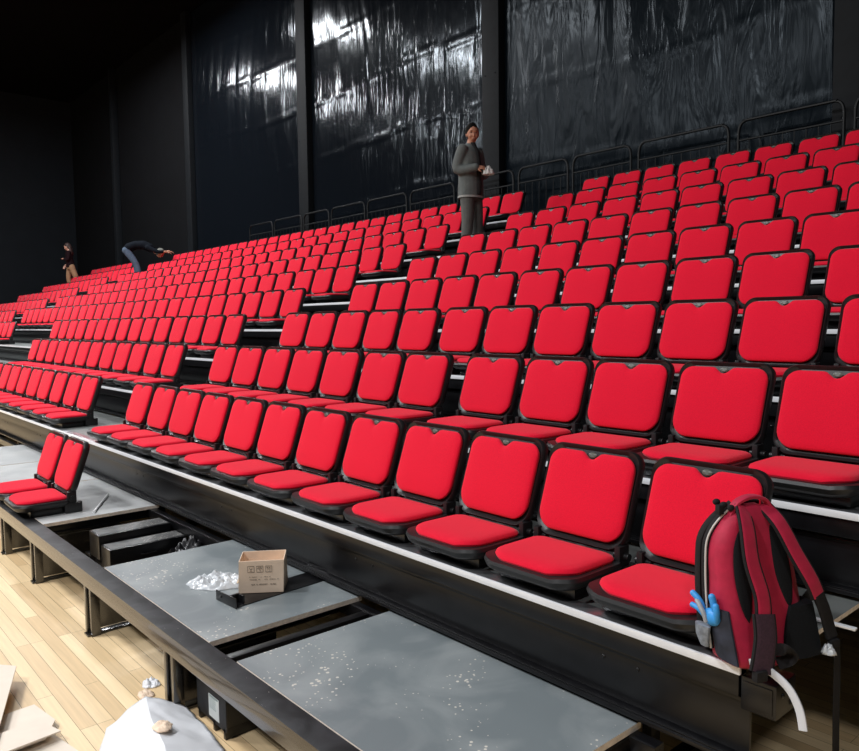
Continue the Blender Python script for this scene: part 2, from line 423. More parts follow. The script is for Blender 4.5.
def seat_joined(name):
    g = seat_geo(3); b = NB()
    for k_, mi in (('backrest', 0), ('back_cushion', 1), ('seat_pan', 0), ('seat_cushion', 1), ('hinge_l', 0), ('hinge_r', 0), ('mount', 0), ('number_tab', 2)):
        merge(b, g[k_], mi)
    me = bpy.data.meshes.new(name); bmesh.ops.recalc_face_normals(b, faces=b.faces); b.to_mesh(me); b.free()
    for m_ in (SHELL, RED, TAB): me.materials.append(m_)
    for p in me.polygons: p.use_smooth = True
    me.set_sharp_from_angle(angle=R(40)); return me
def px(P):
    v = Vector(P)-Vector((0, 0, CAMZ)); z = v.dot(cf)
    return (429.5+FPX*v.dot(cr)/z, 375.5-FPX*v.dot(cu)/z, z)
SEATS = []   # (k, x, section, index)
MEAS = {0: [-6.888+.5*i for i in range(12)],
        1: [-6.857+.5*i for i in range(7)]+[-3.243+.5*i for i in range(5)],
        2: [-6.869, -6.369]+[-5.879+.5*i for i in range(3)]+[-4.333+.5*i for i in range(6)]+[-1.31],
        3: [-6.755+.5*i for i in range(4)]+[-4.753+.5*i for i in range(6)]+[-1.70],
        4: [-6.72+.503*i for i in range(12)], 5: [-6.728+.503*i for i in range(12)]}
for k in range(9):
    xs = MEAS.get(k) or [-6.66+.505*i for i in range(13)]
    for i, x in enumerate(xs):
        p = px((x-.22, ny(k)+.46, dz(k)+.4))
        if p[2] > .3 and p[0] < 862 or k == 0: SEATS.append((k, x, 'R', i+1))
    # section B
    nB = {0: 12, 1: 12, 2: 16}.get(k, 26)
    sp = .52 if k < 8 else .505
    if k == 8: nB = 27
    xs = [-8.26-sp*i for i in range(nB)]
    if k == 2: xs = [-8.26-sp*i for i in range(15)]+[-19.08-.52*i for i in range(5)]
    if k == 0: xs = [-8.37-.53*i for i in range(10)]
    if k == 1: xs = [-8.08-.52*i for i in range(12)]
    for i, x in enumerate(xs): SEATS.append((k, x, 'B', i+1))
    if k >= 3:
        xs = [(-22.72 if k < 8 else -25.2)-.52*i for i in range(13 if k < 8 else 8)]
        if k == 7: xs = [-22.55-.52*i for i in range(13)]
        for i, x in enumerate(xs):
            SEATS.append((k, x, 'C', i+1))
SEATS = [s for s in SEATS if px((s[1]+.22, ny(s[0])+.46, dz(s[0])+.3))[0] > -4]
SEATS.sort(key=lambda s: px((s[1], ny(s[0])+.4, dz(s[0])+.3))[2])
print('SEATS total', len(SEATS))
proto = make_seat(7)
far_me = seat_joined('stadium_seat')
used = False
def seat_label(k, sec, i):
    side = {'R': 'right of the aisle with the standing man', 'B': 'left of the aisle with the standing man', 'C': 'left of the bending man\'s aisle'}[sec]
    if sec == 'R' and k == 0 and i == 12: return 'red padded seat at the right end of the front row, beside the backpack'
    return 'red padded seat in the %s, %s %s' % (tiername[k], ORD[i], side)
stuff = NB(); nst = 0
for n_, (k, x, sec, i) in enumerate(SEATS):
    jx = random.uniform(-.006, .006); rz = R(random.uniform(-.8, .8))
    loc = (x+jx, ny(k)+random.uniform(-.003, .003), dz(k)+.0055)
    if n_ >= 300:
        me2 = bmesh.new(); me2.from_mesh(far_me); bmesh.ops.transform(me2, matrix=Matrix.Translation(loc) @ Matrix.Rotation(rz, 4, 'Z'), verts=me2.verts)
        merge(stuff, me2, None); nst += 1; continue
    if n_ < 150:
        o = proto if not used else copy_tree(proto); used = True
    else:
        o = bpy.data.objects.new('stadium_seat', far_me); C.objects.link(o)
    o.location = loc; o.rotation_euler = (0, 0, rz)
    tag(o, seat_label(k, sec, i), 'seat', 'red seats in the '+tiername[k])
# the lone pair on the lowest platform
for x, lb in ((-6.02, 'right seat of the lone red pair on the lowest platform, with sawdust on its cushion'), (-6.52, 'left seat of the lone red pair on the lowest platform, cut by the photo edge')):
    o = copy_tree(proto); o.location = (x, 1.262, ZB+.003); tag(o, lb, 'seat', 'lone pair of red seats')
if nst:
    o = obj('distant_seats', stuff, [SHELL, RED, TAB]); tag(o, 'small distant red seats at the far left end of the stand', 'seats', kind='stuff')
#MORE
# ------------------------------------------------------------------ guard railings behind the top row
RY = 9.40; RZ = dz(8)
rails = [(-17.7, -16.55), (-16.45, -15.2), (-15.11, -14.08), (-13.98, -12.76), (-12.66, -11.40), (-11.28, -10.05), (-9.95, -8.62),
         (-8.50, -7.49), (-7.39, -6.36), (-6.23, -4.90), (-4.77, -3.52), (-3.40, -2.1)]
rl = ['sixth behind and left of the standing man', 'fifth behind and left of the standing man', 'fourth left of the standing man', 'third left of the standing man',
      'second left of the standing man', 'nearest left of the standing man', 'directly behind the standing man', 'nearest right of the standing man',
      'second right of the standing man', 'third right of the standing man', 'fourth right, the largest in view', 'at the right edge of the photo']
for (x0, x1), lb in zip(rails, rl):
    t = empty('guard_railing', (x0, RY, RZ), 'black tubular guard railing behind the top row, '+lb, 'railing', 'black guard railings behind the top row')
    W_ = x1-x0; b = NB()
    tube(b, [(0, 0, 0)]+smooth_path([(0, 0, .80), (.012, 0, .87), (.04, 0, .92), (.09, 0, .945), (.16, 0, .95), (W_-.16, 0, .95), (W_-.09, 0, .945), (W_-.04, 0, .92), (W_-.012, 0, .87), (W_, 0, .80)], 3)+[(W_, 0, 0)], .019, 8, up=(0, 1, 0))
    obj('tube_frame', b, RAILM, t)
    b = NB(); tube(b, [(0, 0, .71), (W_, 0, .71)], .014, 8); obj('middle_rail', b, RAILM, t)
    nb = int(W_/.13)
    for i in range(1, nb):
        x = W_*i/nb; b = NB(); tube(b, [(x, 0, .04), (x, 0, .71)], .006, 6); obj('baluster', b, RAILM, t)
    b = NB(); bx(b, 0, W_, -.012, .012, .03, .055, .003); obj('bottom_rail', b, RAILM, t)

# small white cup standing on the deck behind the top row
t = empty('paper_cup', (-14.50, 9.33, RZ), 'tiny white object standing by the railing posts behind the top row', 'cup')
b = NB(); bx(b, -.03, .03, -.03, .03, 0, .34, .01)
obj('stand', b, BLK, t)
b = NB(); loft(b, [[Vector((r*math.cos(a*PI/8), r*math.sin(a*PI/8), z)) for a in range(16)] for r, z in ((.035, .341), (.048, .43), (.045, .43), (.034, .352))])
obj('cup', b, mat('white_paper', (.8, .8, .8), .6), t)

# ------------------------------------------------------------------ things on and under the lowest platform
CARD = mat('cardboard', (.86, .67, .51), .85, var=.08, vscale=9, bump=.1, bscale=120)
CARDIN = mat('cardboard_inside', (.50, .38, .25), .9, var=.12, vscale=30, stretch=(6, 6, .5))
PRINT = mat('dark_print', (.10, .07, .05), .8)
t = empty('cardboard_box', (-3.435, 1.845, ZB+.0075), 'small open cardboard box with three square symbols printed on it, on a grey board', 'box', rz=R(54))
W2, D2, H2, th = .112, .085, .165, .004
b = NB()
for (x0, x1, y0, y1, z0, z1) in ((-W2, W2, -D2, D2, 0, th), (-W2, W2, -D2, -D2+th, 0, H2), (-W2, W2, D2-th, D2, 0, H2), (-W2, -W2+th, -D2, D2, 0, H2), (W2-th, W2, -D2, D2, 0, H2)):
    bx(b, x0, x1, y0, y1, z0, z1, .0012, seg=1)
for v in b.verts:
    v.co.x += .004*math.sin(v.co.z*19+v.co.y*9); v.co.y += .004*math.sin(v.co.x*20)*v.co.z/H2
obj('carton', b, CARD, t, ang=30)
b = NB(); bx(b, -W2+.012, -W2+.055, -.03, .05, .09, .094, mtx=Matrix.Rotation(R(-28), 4, 'Y')); obj('folded_flap', b, CARDIN, t)
pb = NB(); yy = -D2-.0035
def stroke(b, x0, z0, x1, z1, w=.0016, y=None):
    y = yy if y is None else y
    a = Vector((x0, y, z0)); c = Vector((x1, y, z1)); tube(b, [a, c], w/2, 4)
for i, cx in enumerate((-.050, -.006, .038)):
    cz, h = .123, .0155
    for q in ((-h, -h, h, -h), (h, -h, h, h), (h, h, -h, h), (-h, h, -h, -h)): stroke(pb, cx+q[0], cz+q[1], cx+q[2], cz+q[3])
    if i == 0:   # wine glass
        for q in ((-.007, .010, -.004, 0), (.007, .010, .004, 0), (-.004, 0, .004, 0), (0, 0, 0, -.009), (-.005, -.009, .005, -.009)): stroke(pb, cx+q[0], cz+q[1], cx+q[2], cz+q[3])
    if i == 1:   # umbrella
        for q in ((-.010, .002, -.006, .008), (-.006, .008, 0, .011), (0, .011, .006, .008), (.006, .008, .010, .002), (-.010, .002, .010, .002), (0, .002, 0, -.009), (0, -.009, .004, -.010)): stroke(pb, cx+q[0], cz+q[1], cx+q[2], cz+q[3])
    if i == 2:   # arrows up
        for ax in (-.005, .005):
            for q in ((0, -.010, 0, .009), (-.003, .005, 0, .010), (.003, .005, 0, .010)): stroke(pb, cx+ax+q[0], cz+q[1], cx+ax+q[2], cz+q[3])
obj('symbols', pb, PRINT, t)
rnd = random.Random(3); pb = NB()
for zrow, x0, x1, hgt, wd in ((.083, -.058, .045, .004, .0010), (.070, -.058, .085, .004, .0010), (.045, -.055, .070, .005, .0014)):
    x = x0
    while x < x1:
        if rnd.random() < .85:
            for _ in range(3):
                a = rnd.choice((0, 1)); ox = rnd.uniform(0, .003); oz = rnd.uniform(-hgt/2, hgt/2)
                if a: stroke(pb, x+ox, zrow-hgt/2, x+ox, zrow+hgt/2, wd)
                else: stroke(pb, x, zrow+oz, x+.004, zrow+oz, wd)
        x += .0062
obj('printed_lines', pb, PRINT, t)

t = empty('steel_bracket', (-3.36, 1.60, ZB+.0025), 'long flat black steel bracket with upturned ends, lying under the cardboard box', 'bracket', rz=R(4))
b = NB(); bx(b, -.085, .085, 0, .56, 0, .004, .001); obj('flat_plate', b, BLK, t)
b = NB(); bx(b, -.09, .10, -.004, .0, 0, .05, .001); bx(b, .02, .03, 0, .05, 0, .045, .001); bx(b, .02, .07, .05, .06, 0, .045, .001); ball(b, (-.04, -.006, .028), (.008, .003, .008), u=8, v=6); obj('upturned_end', b, BLK, t)
b = NB(); bx(b, -.11, .09, .556, .560, 0, .05, .001); ball(b, (-.06, .555, .03), (.006, .003, .006), u=8, v=6); obj('upturned_end', b, BLK, t)

def crumple(name, cx, cy, cz, w_, d_, h_, m_, seed, n=46, rz=0, fold=2.2, label=None, cat=None, th_=.0008, falloff=True):
    b = NB(); rows = []
    for j in range(n+1):
        row = []
        for i in range(n+1):
            u, v = i/n*2-1, j/n*2-1
            a = math.atan2(v, u); rr_ = 1+.22*noise.noise((math.cos(a)*1.7+seed, math.sin(a)*1.7, seed))
            m0 = max(abs(u), abs(v)); l = math.hypot(u, v) or 1
            x = u*m0/l*rr_; y = v*m0/l*rr_
            q = noise.noise((x*fold+seed, y*fold, seed)); q2 = abs(noise.noise((x*fold*2.3, y*fold*2.3+seed, seed+5))); q3 = abs(noise.noise((x*fold*5, y*fold*5+seed, seed+8)))
            e = (1-min(1, m0)**3) if falloff else 1
            z = h_*e*max(0.02, .45+.6*q+.55*q2+.25*q3)
            row.append(b.verts.new((x*w_/2+.006*q3, y*d_/2+.006*q2, z)))
        rows.append(row)
    for a_, c_ in zip(rows, rows[1:]):
        for i in range(n): b.faces.new((a_[i], a_[i+1], c_[i+1], c_[i]))
    o = obj(name, b, m_, ang=180); o.location = (cx, cy, cz); o.rotation_euler = (0, 0, rz)
    s_ = o.modifiers.new('thick', 'SOLIDIFY'); s_.thickness = th_; s_.offset = 1
    return tag(o, label, cat)
PLAST = mat('clear_crumpled_plastic', (.80, .83, .86), .18, spec=.7); PLAST.node_tree.nodes['Principled BSDF'].inputs['Transmission Weight'].default_value = .35
WHITEP = mat('white_packaging_film', (.78, .79, .82), .35, var=.03, vscale=5)
crumple('plastic_wrap', -3.66, 1.70, ZB+.003, .34, .21, .055, PLAST, 2.2, rz=R(50), fold=4.5, label='crumpled clear plastic wrap left of the cardboard box', cat='plastic wrap')
b = NB(); tube(b, [(-.25, .13, .009), (.25, -.13, .009)], .009, 12); tube(b, [(.238, -.124, .009), (.256, -.133, .009)], .0115, 12)
o = obj('metal_rod', b, mat('white_metal', (.9, .9, .9), .5)); o.location = (-5.93, 1.835, ZB+.003); tag(o, 'short white metal rod lying on the grey board behind the lone seats', 'rod')

# black steel boxes in the open bay
def channel_box(name, x0, x1, y0, y1, z0, z1, label):
    t = empty(name, ((x0+x1)/2, y0, z0), label, 'steel box')
    w_ = (x1-x0)/2; b = NB(); bx(b, -w_, w_, 0, y1-y0, 0, z1-z0, .006); obj('case', b, BLK, t)
    b = NB(); bx(b, -w_*.86, w_*.86, .012, y1-y0-.012, z1-z0-.001, z1-z0+.003, .001); obj('dusty_lid', b, speck_mat('dusty_lid', (.05, .05, .05), .6, (.20, .20, .195), 60, .3, 6, .95), t)
    b = NB(); tube(b, [(w_+.001, .20, .09), (w_+.012, .215, .09), (w_+.012, .285, .09), (w_+.001, .30, .09)], .005, 8); obj('handle', b, BLK, t)
    return t
channel_box('steel_channel_box', -5.36, -5.16, 1.57, 2.06, .22, .385, 'long black steel box with dusty top, farther and higher of two in the open bay')
channel_box('steel_channel_box', -5.125, -4.95, 1.57, 2.08, .18, .335, 'long black steel box with dusty top, nearer and lower of two in the open bay')
ff = bpy.data.objects['lowest_platform_frame']
b = NB(); bx(b, -5.45-XO, -4.45-XO, .36, .42, .145-ZB, .179-ZB, .003); obj('lower_rail', b, BLK, ff)
b = NB(); bx(b, -5.45-XO, -4.45-XO, .72, .78, .145-ZB, .179-ZB, .003); obj('lower_rail', b, BLK, ff)
b = NB(); bx(b, -5.45-XO, -5.41-XO, .36, .78, .0-ZB, .179-ZB, .003); obj('lower_leg', b, BLK, ff)
b = NB(); bx(b, -4.49-XO, -4.45-XO, .36, .78, .0-ZB, .179-ZB, .003); obj('lower_leg', b, BLK, ff)
b = NB(); bx(b, -4.9-XO, -4.5-XO, .45, .80, .24-ZB, .252-ZB, .003); obj('shelf_plate', b, BLK, ff)
b = NB(); tube(b, [(-4.6-XO, .6, -.06), (-4.9-XO, .6, -.28)], .018, 8); obj('brace', b, BLK, ff)
GREYP = mat('grey_white_bag', (.40, .40, .42), .4, var=.2, vscale=12)
t = crumple('plastic_bag', -4.74, 2.00, .253, .22, .24, .13, mat('black_bag', (.02, .02, .022), .3), 6.1, n=30, label='crumpled dark plastic bag in the open bay beside the steel boxes', cat='bag')
crumple('plastic_bag', -4.60, 1.91, .2535, .12, .11, .09, GREYP, 8.7, n=26, label='small pale grey plastic bag against the dark bag in the open bay', cat='bag')

# drive units under the beam
def drive_unit(x, y, label, lab):
    t = empty('drive_box', (x, y, .0), label, 'machine box')
    b = NB(); bx(b, 0, .29, 0, .008, .035, .185, .002); obj('front_plate', b, BLKD, t)
    b = NB(); bx(b, .0, .285, .008, .62, .05, .165, .006); bx(b, .03, .26, .05, .28, .165, .175, .004); ball(b, (.12, .12, .176), (.03, .03, .008)); ball(b, (.288, .18, .11), (.004, .007, .007), u=8, v=6); obj('casing', b, BLK, t)
    for fx in (.01, .16, .26):
        b = NB(); bx(b, fx, fx+.022, .0, .58 if fx > .2 else .05, 0.001, .05, .002); obj('foot', b, BLK, t)
    if lab:
        b = NB(); bx(b, .125, .225, -.0015, 0, .055, .155, .0005); o = obj('paper_label', b, mat('white_label', (.72, .76, .74), .6), t); o['label'] = 'white printed label'
        b = NB()
        for i in range(6): bx(b, .133, .19+.004*(i % 3), -.0022, -.0014, .142-i*.009, .1445-i*.009)
        bx(b, .133, .217, -.0022, -.0014, .147, .1535); obj('printed_lines', b, mat('label_ink', (.25, .33, .32), .7), o)
    return t
drive_unit(-3.215, 1.375, 'black drive box with a white label on the floor under the front beam', True)
drive_unit(-6.42, 1.46, 'plain black drive box on the floor at the far left under the front beam', False)
t = empty('caster_wheel', (-5.42, 1.60, 0), 'black rubber wheel under the lowest platform, left of the open bay', 'wheel')
b = NB(); tube(b, [(-.025, 0, .075), (.025, 0, .075)], .0745, 28); obj('tyre', b, mat('black_rubber', (.012, .012, .012), .6), t)
b = NB(); tube(b, [(-.032, 0, .075), (.032, 0, .075)], .03, 16); ball(b, (.034, 0, .075), (.008, .016, .016)); obj('hub', b, mat('grey_hub', (.25, .25, .26), .35, metal=.6), t)
b = NB(); bx(b, -.045, -.03, -.03, .03, .06, .20, .003); bx(b, .038, .05, -.03, .03, .06, .20, .003); bx(b, -.045, .05, -.03, .03, .20, .215, .003); obj('fork', b, BLK, t)

# litter on the floor
crumple('packing_tape_scrap', -3.66, 1.33, .002, .11, .08, .03, WHITEP, 3.3, n=24, fold=3, label='crumpled white scrap of tape on the wood floor by the beam leg', cat='scrap')
crumple('cardboard_scrap', -3.57, 1.27, .002, .10, .07, .018, CARD, 4.3, n=20, fold=2, label='small torn cardboard scrap on the wood floor beside the tape', cat='scrap')
b = NB(); cps = {(0, 0): (-3.36, 1.02, .0), (1, 0): (-3.37, 1.20, .085), (2, 0): (-3.26, 1.34, .03), (0, 1): (-3.16, .92, .0), (1, 1): (-3.12, 1.13, .10), (2, 1): (-3.03, 1.335, .02), (0, 2): (-2.92, .85, .0), (1, 2): (-2.90, 1.10, .09), (2, 2): (-2.86, 1.335, .0), (0, 3): (-2.7, .8, .0), (1, 3): (-2.66, 1.03, .06), (2, 3): (-2.66, 1.25, .0)}
nn = 12; g_ = []
for j_ in range(3*nn+1):
    v_ = min(j_/nn, 2.9999); b0 = int(v_); fv = v_-b0; row = []
    for i_ in range(2*nn+1):
        u_ = min(i_/nn, 1.9999); a0 = int(u_); fu = u_-a0
        p = (Vector(cps[a0, b0])*(1-fu)+Vector(cps[a0+1, b0])*fu)*(1-fv)+(Vector(cps[a0, b0+1])*(1-fu)+Vector(cps[a0+1, b0+1])*fu)*fv
        q = .016*abs(noise.noise((p.x*7, p.y*7, 1.3)))+.006*noise.noise((p.x*22, p.y*22, 4.))
        row.append(b.verts.new((p.x, p.y, p.z+.006+max(0, q))))
    g_.append(row)
for a_, c_ in zip(g_, g_[1:]):
    for i_ in range(2*nn): b.faces.new((a_[i_], a_[i_+1], c_[i_+1], c_[i_]))
o = obj('white_packaging_sheet', b, WHITEP, ang=25); s_ = o.modifiers.new('thick', 'SOLIDIFY'); s_.thickness = .002; s_.offset = 1
tag(o, 'white plastic packaging sheet on the floor at the bottom edge of the photo', 'sheet')
crumple('cardboard_scrap', -3.03, 1.14, .112, .10, .08, .02, CARD, 14.3, n=20, fold=2, label='brown cardboard scrap lying on the white packaging sheet', cat='scrap')
CARDL = mat('pale_cardboard', (.80, .70, .59), .85, var=.04, vscale=12)
def sheet(poly, z0, tilt, label):
    """flat cardboard sheet, polygon in floor coordinates; tilt = (dz/dx, dz/dy) about its first point"""
    b = NB(); th_ = .006; px0, py0 = poly[0]
    top = [Vector((x-px0, y-py0, z0+tilt[0]*(x-px0)+tilt[1]*(y-py0)+th_)) for x, y in poly]
    bot = [p-Vector((0, 0, th_)) for p in top]
    vt = [b.verts.new(p) for p in top]; vb = [b.verts.new(p) for p in bot]
    b.faces.new(vt); b.faces.new(vb[::-1])
    for i in range(len(vt)): b.faces.new((vt[i], vb[i], vb[(i+1) % len(vt)], vt[(i+1) % len(vt)]))
    mn = min(p.z for p in bot)
    o = obj('cardboard_sheet', b, CARDL, smooth=False); o.location = (px0, py0, max(0.003, .003-mn)); 
    return tag(o, label, 'cardboard', 'flat cardboard sheets on the floor')
sheet([(-4.14, .84), (-3.42, .60), (-3.35, .25), (-4.35, .35), (-4.33, .66)], .075, (-.02, -.05), 'pale cardboard sheet at the left edge of the photo, leaning over the others')
sheet([(-3.80, .77), (-3.12, .90), (-2.90, .45), (-3.75, .30)], .004, (0, 0), 'widest pale cardboard sheet, flat on the floor at the bottom edge')
sheet([(-3.77, .83), (-3.56, .865), (-3.42, .79), (-3.36, .35), (-3.72, .45)], .022, (.0, -.03), 'small pale cardboard sheet between the leaning and the widest sheet')
sheet([(-3.56, .80), (-3.40, .845), (-3.32, .40), (-3.50, .40)], .045, (.0, -.04), 'narrow torn cardboard strip lying on top of the other sheets')

# white flexible strip and loose bar at the right end of the front row
b = NB(); tube(b, smooth_path([(-1.06, 2.118, .762), (-1.02, 2.118, .768), (-.96, 2.115, .766), (-.90, 2.11, .738), (-.865, 2.105, .69), (-.85, 2.10, .635)], 5), .01, 10, flat=(.012, .004), up=(0, 1, 0))
o = obj('edge_strip', b, mat('white_plastic_strip', (.62, .63, .66), .45)); tag(o, 'curved white plastic strip drooping off the end of the front platform', 'strip')
b = NB(); bx(b, -.15, .15, -.011, .011, 0, .008, .002); o = obj('aluminium_bar', b, ALU); o.location = (-1.06, 2.64, .746); o.rotation_euler = (0, 0, R(2)); tag(o, 'short pale metal bar lying on the deck behind the backpack', 'bar')
crumple('plastic_scrap', -.885, 2.33, .745, .04, .04, .03, PLAST, 9.3, n=16, label='clear plastic scrap clipped to the backpack strap', cat='scrap')
bpy.data.objects['plastic_scrap'].location = (-.878, 2.335, .775)

# ------------------------------------------------------------------ backpack
MAR = mat('maroon_nylon', (.42, .010, .045), .62, spec=.3, var=.12, vscale=30, bump=.35, bscale=35, sheen=.1)
BKN = mat('black_webbing', (.014, .013, .014), .8, spec=.2, var=.2, vscale=120, bump=.3, bscale=300)
MESH = mat('black_air_mesh', (.010, .011, .013), .9, spec=.15, var=.3, vscale=300, bump=.5, bscale=600)
PURP = mat('purple_black_mesh', (.045, .018, .032), .8, var=.25, vscale=160, bump=.2, bscale=400)
PIPE = mat('white_piping', (.55, .53, .50), .5)
bp = empty('backpack', (-1.04, 2.240, .747), 'maroon and black backpack leaning at the right end of the front row', 'backpack', rz=R(69))
HP = .455
def pk(z):
    """half width, y of back panel, y of front at height z"""
    u = z/HP
    w_ = .150 + .012*math.sin(u*PI) - .030*u - .075*max(0, (u-.70)/.30)**2.2
    yb_ = -.085 + .115*u**1.25 + .012*math.sin(u*PI)
    yf_ = .078 + .060*u - .045*max(0, (u-.72)/.28)**2 + .010*math.sin(u*PI)
    return w_, yb_, yf_
def pring(z, ex=0, n=36, p=3.2):
    w_, yb_, yf_ = pk(z); cy = (yb_+yf_)/2; h_ = (yf_-yb_)/2; out = []
    for i in range(n):
        a = 2*PI*i/n; ca, sa = math.cos(a), math.sin(a)
        r_ = 1+.02*noise.noise((ca*2.2, sa*2.2, z*14))
        out.append(Vector(((w_+ex)*math.copysign(abs(ca)**(2/p), ca)*r_, cy+(h_+ex)*math.copysign(abs(sa)**(2/p), sa)*r_, z)))
    return out
b = NB(); rings = [[Vector((v.x*.9, v.y*.9, .0)) for v in pring(.0)]]
for i in range(25):
    z = .012+(HP-.012)*i/24
    if i >= 22:
        k_ = (1, .86, .6)[i-22]; rg = pring(z); c_ = sum(rg, Vector())/len(rg); rg = [c_+(v-c_)*k_ for v in rg]; 
        for v in rg: v.z = HP-.03+.016*(i-22)
        rings.append(rg)
    else: rings.append(pring(z))
loft(b, rings); body = obj('main_body', b, MAR, bp, ang=60)
# front compartment (toward +y), separated by black gussets with white piping
def band(yoff, ex, wd, m_, name, z0=.03, z1=.455, mi_par=None, flat=True):
    pts = []
    for i in range(28):
        u = i/27; z = z0+(z1-z0)*u; w_, yb_, yf_ = pk(z)
        pts.append(Vector((-(w_+ex), yb_+(yf_-yb_)*yoff(u), z)))
    return pts
b = NB(); pts = band(lambda u: .74-.10*u, .000, 0, None, ''); pts = pts+[Vector((-.03, (pk(.46)[1]+pk(.46)[2])/2+.02, HP+.004)), Vector((.05, (pk(.46)[1]+pk(.46)[2])/2+.02, HP))]
tube(b, pts, .01, 8, flat=(.013, .008), up=(-1, 0, .3)); obj('zip_gusset', b, BKN, bp)
b = NB(); tube(b, [p+Vector((-.009, -.010, .003)) for p in pts[:-1]], .0032, 6); obj('white_piping', b, PIPE, bp)
b = NB(); pts2 = band(lambda u: .98-.06*u, -.004, 0, None, ''); tube(b, pts2, .01, 8, flat=(.012, .008), up=(-1, 0, .3)); obj('zip_gusset', b, BKN, bp)
b = NB()
for i in range(3): ball(b, (-.075-.01*i, pk(.44)[2]-.05+.02*i, .452+.006*i), (.013, .010, .010))
bx(b, -.11, -.09, pk(.42)[2]-.05, pk(.42)[2]-.03, .43, .46, .004); obj('zip_pulls', b, BKN, bp)
# top grab handle
b = NB(); y1 = pk(.44)[1]
tube(b, smooth_path([(-.075, y1+.035, HP-.030), (-.05, y1+.03, HP+.010), (0, y1+.025, HP+.026), (.05, y1+.02, HP+.012), (.075, y1+.015, HP-.035)], 5), .01, 10, flat=(.016, .006), up=(0, 0, 1)); obj('grab_handle', b, MAR, bp)
# back pads
for sx, z0, z1, wd in ((-1, .13, .40, .030), (1, .15, .40, .032)):
    b = NB(); rg = []
    for i in range(15):
        u = i/14; z = z0+(z1-z0)*u; w_, yb_, _ = pk(z); hw = wd*max(.02, math.sin(u*PI)**.6); cx_ = sx*(w_*.60) - (.0 if sx < 0 else .02)
        rg.append([Vector((cx_+hw*math.cos(a*PI/6), yb_+.004-(.010*max(0, math.sin(u*PI))*(.5+.5*math.cos(a*PI/6)**2 if False else 1))*abs(math.sin(a*PI/6)) - .002, z)) if a in range(0, 13) else None for a in range(12)])
    rg = [[Vector((v.x, yb0-.004-.010*math.sin(PI*j/11)*1 if False else v.y, v.z)) for j, v in enumerate(r_)] for r_, yb0 in zip(rg, [0]*15)]
    loft(b, rg); obj('back_pad', b, MESH, bp)
b = NB(); rg = []
for i in range(12):
    u = i/11; z = .015+.145*u; w_, yb_, _ = pk(z); x0 = .015+.05*u**2; x1 = w_+.012
    rg.append([Vector((x0, yb_+.01, z)), Vector((x0, yb_-.010, z)), Vector(((x0+x1)/2, yb_-.016, z)), Vector((x1-.012, yb_-.010, z)), Vector((x1, yb_+.01, z)), Vector((x1, yb_+.05, z)), Vector((x1-.03, yb_+.05, z))])
loft(b, rg); obj('lower_back_pad', b, MESH, bp)
# shoulder straps
def strap(name, ctrl, wid, m_, th_=.007, n=7, pipe=True):
    pts = smooth_path(ctrl, n); b = NB(); tube(b, pts, .01, 12, flat=(wid, th_), up=(0, -1, .25)); o = obj(name, b, m_, bp)
    if pipe:
        for s in (-1, 1):
            b = NB(); q = []
            for i, p in enumerate(pts):
                d = (pts[min(i+1, len(pts)-1)]-pts[max(i-1, 0)]).normalized(); sd = d.cross(Vector((0, -1, .25))).normalized(); q.append(p+sd*wid*s)
            tube(b, q, .0055, 6); obj('edge_binding', b, BKN, o)
    return o
def yb(z): return pk(z)[1]
s1 = strap('shoulder_strap', [(-.035, yb(.45)+.02, .452), (-.060, yb(.40)-.018, .40), (-.075, yb(.31)-.034, .31), (-.068, yb(.22)-.045, .22), (-.075, yb(.165)-.046, .165)], .024, MAR)
s2 = strap('shoulder_strap', [(.045, yb(.45)+.02, .452), (.060, yb(.40)-.022, .405), (.085, yb(.31)-.042, .32), (.115, yb(.23)-.052, .245), (.135, yb(.19)-.050, .195)], .024, MAR)
strap('strap_lower_pad', [(-.075, yb(.165)-.046, .170), (-.085, yb(.11)-.050, .11), (-.105, yb(.06)-.050, .055), (-.118, yb(.02)-.045, .018)], .036, PURP, n=5)
strap('strap_lower_pad', [(.135, yb(.19)-.050, .20), (.155, yb(.15)-.045, .15), (.172, yb(.11)-.035, .10), (.180, yb(.07)-.03, .065)], .021, BKN, n=5, pipe=False)
b = NB(); bx(b, -.145, -.105, yb(.01)-.058, yb(.01)-.035, -.004, .028, .005); obj('strap_buckle', b, BKN, bp)
b = NB(); tube(b, smooth_path([(-.02, yb(.05)-.006, .05), (-.015, yb(.05)-.035, .062), (.01, yb(.05)-.045, .05), (.012, yb(.05)-.03, .025), (-.02, yb(.02)-.008, .012)], 4), .01, 8, flat=(.018, .003), up=(1, 0, 0)); obj('webbing_loop', b, BKN, bp)
b = NB(); tube(b, smooth_path([(.180, yb(.07)-.03, .07), (.190, yb(.05)-.032, .03), (.194, yb(.05)-.034, -.05), (.192, yb(.05)-.036, -.16), (.196, yb(.05)-.036, -.34)], 4), .01, 8, flat=(.0135, .0018), up=(0, -1, 0)); obj('webbing_tail', b, BKN, bp)
b = NB(); bx(b, .165, .20, yb(.06)-.042, yb(.06)-.022, .035, .062, .006); obj('strap_buckle', b, BKN, bp)
b = NB(); tube(b, smooth_path([(.17, yb(.10)+.06, .165), (.185, yb(.10)+.06, .14), (.185, yb(.1)+.06, .05)], 4), .01, 8, flat=(.018, .002), up=(0, -1, 0)); obj('side_webbing', b, BKN, bp)
